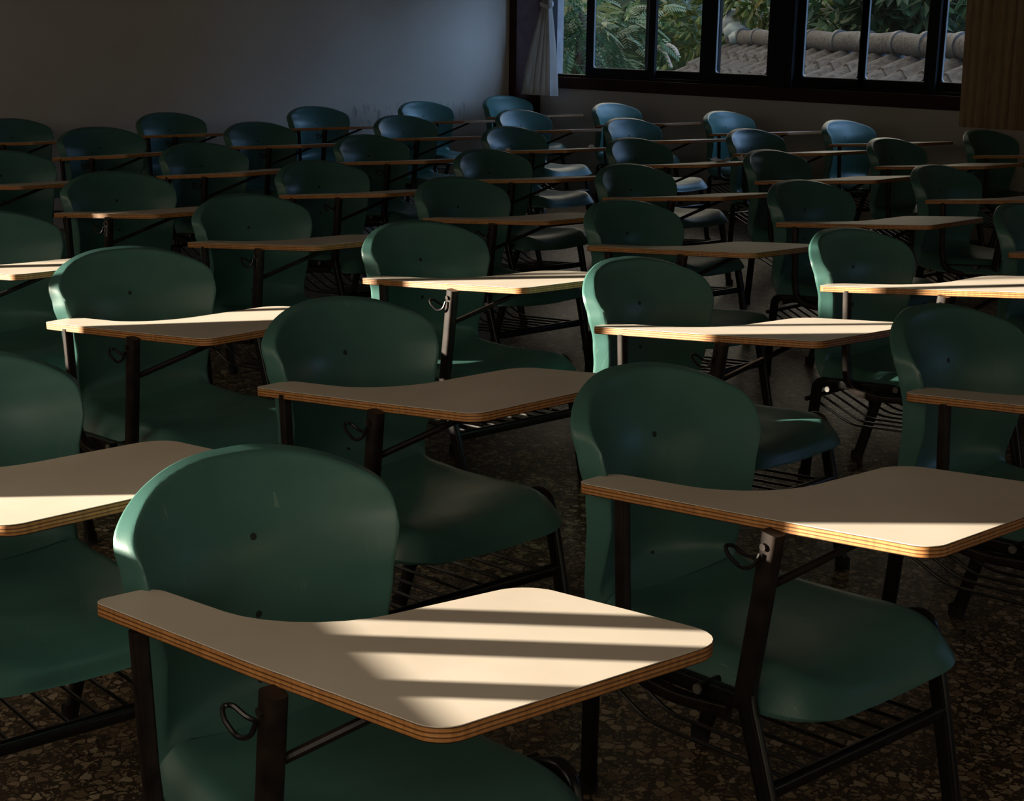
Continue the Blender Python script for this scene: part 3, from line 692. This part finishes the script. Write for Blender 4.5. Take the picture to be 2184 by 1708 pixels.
# trees
def leaf_blade(mb, p, d, up, ln, wd, fold=.25):
    side = d.cross(up).normalized(); nrm = side.cross(d).normalized(); m = p + d * ln * .5 - nrm * wd * fold; t = p + d * ln - nrm * ln * .12
    b_ = len(mb.v); mb.v += [tuple(p), tuple(m + side * wd * .5), tuple(t), tuple(m - side * wd * .5)]
    mb.f += [(b_, b_ + 1, b_ + 2), (b_, b_ + 2, b_ + 3)]; mb.m += [0, 0]
def tree(loc, rad, hgt, n, m, label, pin=False, leaf=(.16, .06), seed=1, trunk=True, zbase=-2.5, branch=None, core=0, name='tree', group='trees behind the tiled roof'):
    rng = random.Random(seed); root = empty(name, (loc[0], loc[1], zbase)); setp(root, label, 'tree', group)
    cz = loc[2] - zbase; mb = MB()
    blobs = [(Vector((rng.uniform(-.55, .55) * rad, rng.uniform(-.55, .55) * rad, cz + rng.uniform(-.6, .6) * hgt)), rng.uniform(.4, .62)) for _ in range(9)] + [(Vector((0, 0, cz)), .75)]
    for _ in range(n):
        c, q = rng.choice(blobs); d = Vector((rng.gauss(0, 1), rng.gauss(0, 1), rng.gauss(0, 1))).normalized(); rr = rng.random() ** .35
        p = c + Vector((d.x * rad * q, d.y * rad * q, d.z * hgt * q)) * rr
        o = (d * .7 + Vector((rng.gauss(0, .5), rng.gauss(0, .5), rng.gauss(-.25, .35)))).normalized(); up = Vector((rng.gauss(0, .3), rng.gauss(0, .3), 1)).normalized()
        if pin:
            L = leaf[0] * rng.uniform(2.6, 4.2); sd = o.cross(up).normalized()
            for k_ in range(9):
                t = (k_ + 1) / 9.5; base = p + o * L * t - up * L * .25 * t * t; ll = leaf[0] * (1.15 - .8 * abs(t - .35))
                for s_ in (-1, 1): leaf_blade(mb, base, (sd * s_ + o * .55 - up * .15).normalized(), up, ll, leaf[1] * .8)
        else:
            for k_ in range(4): 
                dd = (o + Vector((rng.gauss(0, .5), rng.gauss(0, .5), rng.gauss(0, .4)))).normalized(); leaf_blade(mb, p + dd * leaf[0] * .2, dd, up, leaf[0] * rng.uniform(.7, 1.3), leaf[1] * rng.uniform(.8, 1.2))
    if core:
        for c, q in blobs:
            bm = bmesh.new(); bmesh.ops.create_icosphere(bm, subdivisions=2, radius=1)
            mb.add([c + Vector((v.co.x * rad, v.co.y * rad, v.co.z * hgt)) * q * core * rng.uniform(.85, 1.1) for v in bm.verts], [tuple(v.index for v in f.verts) for f in bm.faces]); bm.free()
    mb.build('crown', m, root)
    if trunk:
        tk = MB(); tk.sweep([(0, 0, 0), (.04, .02, cz * .4), (-.03, .03, cz * .8), (.02, 0, cz + hgt * .3)], circ(.11, 9), (1, 0, 0), scale=[1.2, 1, .8, .4]); tk.build('trunk', BARK, root, 50)
    if branch:
        for pth in branch:
            bb = MB(); bb.sweep(fillet([(p[0] - loc[0], p[1] - loc[1], p[2] - zbase) for p in pth], .08), circ(.022, 7), (0, 0, 1)); bb.build('branch', BRANCH, root, 50)
    return root
LF_A = make_leaf('fern_green_leaf', [(.022, .075, .032), (.036, .108, .045), (.05, .13, .052), (.03, .09, .042)])
LF_B = make_leaf('dark_green_leaf', [(0.0156, 0.03, 0.0093), (0.025, 0.05, 0.0139), (0.0375, 0.065, 0.0155)])
LF_C = make_leaf('yellow_green_leaf', [(.03, .065, .012), (.05, .10, .018), (.06, .115, .02), (.045, .09, .02), (.16, .14, .03)])
LF_D = make_leaf('broad_blue_green_leaf', [(.015, .055, .030), (.024, .078, .040), (.018, .05, .028)])
tree((-10.45, 10.7, 1.1), .85, 1.0, 420, LF_A, 'ferny bright green tree just outside the open left end of the window', True, (.085, .034), 3, group='trees near the window')
tree((-13.9, 13.05, 1.0), .85, 1.5, 520, LF_D, 'dark feathery tree between the ferny tree and the tiled roof', True, (.10, .04), 5, branch=[[(-11.536, 12.88, 0.989), (-11.346, 12.88, 1.028), (-11.155, 12.88, 1.062), (-11.066, 12.88, 1.034), (-11.01, 12.88, 0.944)], [(-11.379, 12.88, 1.034), (-11.234, 12.88, 1.0), (-11.166, 12.88, 0.91), (-11.11, 12.88, 0.81)]], group='trees near the window')
tree((-16.6, 21.6, 1.6), 1.9, 1.7, 900, LF_C, 'yellow-flecked green tree behind the ornament at the roof end', False, (.20, .09), 8)
tree((-13.6, 19.4, 1.9), 1.5, 1.4, 900, LF_C, 'light green leafy tree behind the middle of the tiled ridge', False, (.24, .11), 11)
tree((-10.6, 16.9, 1.85), 1.35, 1.25, 700, LF_D, 'broad-leaved dark blue-green tree behind the right part of the ridge', False, (.27, .10), 13)
tree((-7.6, 14.5, 1.7), .95, 1.3, 300, LF_B, 'sparse dark tree beside the tan curtain edge', False, (.16, .07), 17)
tree((-22.0, 24.2, 1.6), 4.2, 3.6, 1500, LF_B, 'big dark tree filling the gap far left of the roof', False, (.42, .22), 19, core=.8)
tree((-19.5, 33.5, 2.6), 5.0, 4.4, 1500, LF_B, 'tall dark tree far behind the tiled roof', False, (.45, .24), 23, core=.8)
tree((-9.0, 23.6, 2.6), 4.0, 4.0, 1500, LF_B, 'tall dark tree standing farthest right behind the roof', False, (.42, .22), 29, core=.8)
tree((-16.9, 15.4, .1), 1.3, 1.4, 700, LF_B, 'low dark tree at the left foot of the tiled roof', False, (.22, .10), 31, core=.8)
tree((-3.2, 16.2, 2.0), 2.5, 3.0, 500, LF_B, 'unseen dark tree behind the tan curtain, added to block low sky', False, (.40, .2), 41, core=.85)  # out of view, added to cut low skylight reaching the back wall
tree((2.2, 15.6, 2.0), 2.5, 3.0, 500, LF_B, 'unseen dark tree at the front garden side, added to block low sky', False, (.40, .2), 43, core=.85)  # also added out of view to hold back low skylight
tree((-9.45, -2.4, 1.95), .95, 1.05, 520, LF_B, 'unseen bushy tree outside the corridor side, dimming the sun on farther tablets', False, (.16, .08), 37, zbase=-.06, group='trees by the corridor')  # out of view, placed to dim the sun on the farther tablets

# ------------------------------------------------------------------ light
AZ, EL = R(43.3), R(11.0)                       # the direction the sunlight travels in the room, and how steeply it falls
sd = Vector((math.cos(AZ) * math.cos(EL), math.sin(AZ) * math.cos(EL), -math.sin(EL)))
sl = bpy.data.lights.new('low_sun', 'SUN'); sl.energy = 22; sl.color = (1, .88, .70); sl.angle = R(.42)
so = bpy.data.objects.new('low_sun', sl); C.objects.link(so); so.rotation_euler = sd.to_track_quat('-Z', 'Y').to_euler()
w = bpy.data.worlds.new('sky'); sc.world = w; w.use_nodes = True; nt = w.node_tree; bg = nt.nodes['Background']
tc = nt.nodes.new('ShaderNodeTexCoord'); dp = nd(nt, 'ShaderNodeVectorMath', operation='DOT_PRODUCT')
dp.inputs[1].default_value = (-math.cos(AZ), -math.sin(AZ), 0); nt.links.new(tc.outputs['Generated'], dp.inputs[0])
mr = nd(nt, 'ShaderNodeMapRange'); mr.inputs[1].default_value = -1; mr.inputs[2].default_value = 1; nt.links.new(dp.outputs['Value'], mr.inputs[0])
SKY = ramp(nt, [(0, (1.4, 2.4, 4.4)), (.17, (1.25, 2.1, 3.8)), (.36, (1.85, 1.6, 1.26)), (.55, (1.6, 1.34, 1.02)), (.75, (1.2, .98, .74)), (1, (1.35, 1.05, .74))]); nt.links.new(mr.outputs[0], SKY.inputs[0])
nt.links.new(SKY.outputs[0], bg.inputs[0]); bg.inputs[1].default_value = 1.6
def portal(name, x0, x1, z0, z1, y, face):
    l = bpy.data.lights.new(name, 'AREA'); l.shape = 'RECTANGLE'; l.size = (x1 - x0) * S; l.size_y = (z1 - z0) * S; l.cycles.is_portal = True
    o = bpy.data.objects.new(name, l); C.objects.link(o); o.location = Vector(((x0 + x1) / 2, y, (z0 + z1) / 2)) * S
    o.rotation_euler = Vector((0, face, 0)).to_track_quat('-Z', 'Z').to_euler()
portal('daylight_portal', -8.12 * K, -3.45 * K, SILL, HEAD, YW + WT_ + .01, -1); portal('daylight_portal', 1.1, 1.9, SILL, HEAD, YW + WT_ + .01, -1)
portal('daylight_portal', -6.40, -4.76, CSILL, CHEAD, YC - .09, 1); portal('daylight_portal', -3.035, -1.9, CSILL, CHEAD, YC - .09, 1); portal('daylight_portal', -1.05, .4, CSILL, CHEAD, YC - .09, 1); portal('daylight_portal', -7.41, -7.17, CSILL, CHEAD, YC - .09, 1)

# ------------------------------------------------------------------ camera
YAW, PITCH, ROLL, FPX = R(46.8), R(14.736), R(.7233), 3054.7
rt = Vector((math.cos(YAW), math.sin(YAW), 0)); fw0 = Vector((-math.sin(YAW), math.cos(YAW), 0))
fw = fw0 * math.cos(PITCH) - Vector((0, 0, 1)) * math.sin(PITCH); up = fw0 * math.sin(PITCH) + Vector((0, 0, 1)) * math.cos(PITCH)
r2 = rt * math.cos(ROLL) + up * math.sin(ROLL); u2 = up * math.cos(ROLL) - rt * math.sin(ROLL)
cam = bpy.data.cameras.new('camera'); cam.sensor_fit = 'HORIZONTAL'; cam.sensor_width = 36; cam.lens = FPX / 2184 * 36; cam.clip_start = .05; cam.clip_end = 300
co = bpy.data.objects.new('camera', cam); C.objects.link(co)
M = Matrix((r2, u2, -fw)).transposed().to_4x4(); M.translation = Vector((0, 0, 1.2795)) * S; co.matrix_world = M
sc.camera = co
vs_ = sc.view_settings; vs_.view_transform = 'Standard'; vs_.look = 'None'; vs_.gamma = 1; vs_.use_curve_mapping = False; vs_.exposure = 0
cy = sc.cycles; cy.use_denoising = True; cy.max_bounces = 7; cy.diffuse_bounces = 5; cy.glossy_bounces = 3; cy.transparent_max_bounces = 10; cy.sample_clamp_indirect = 4; cy.caustics_reflective = False; cy.caustics_refractive = False
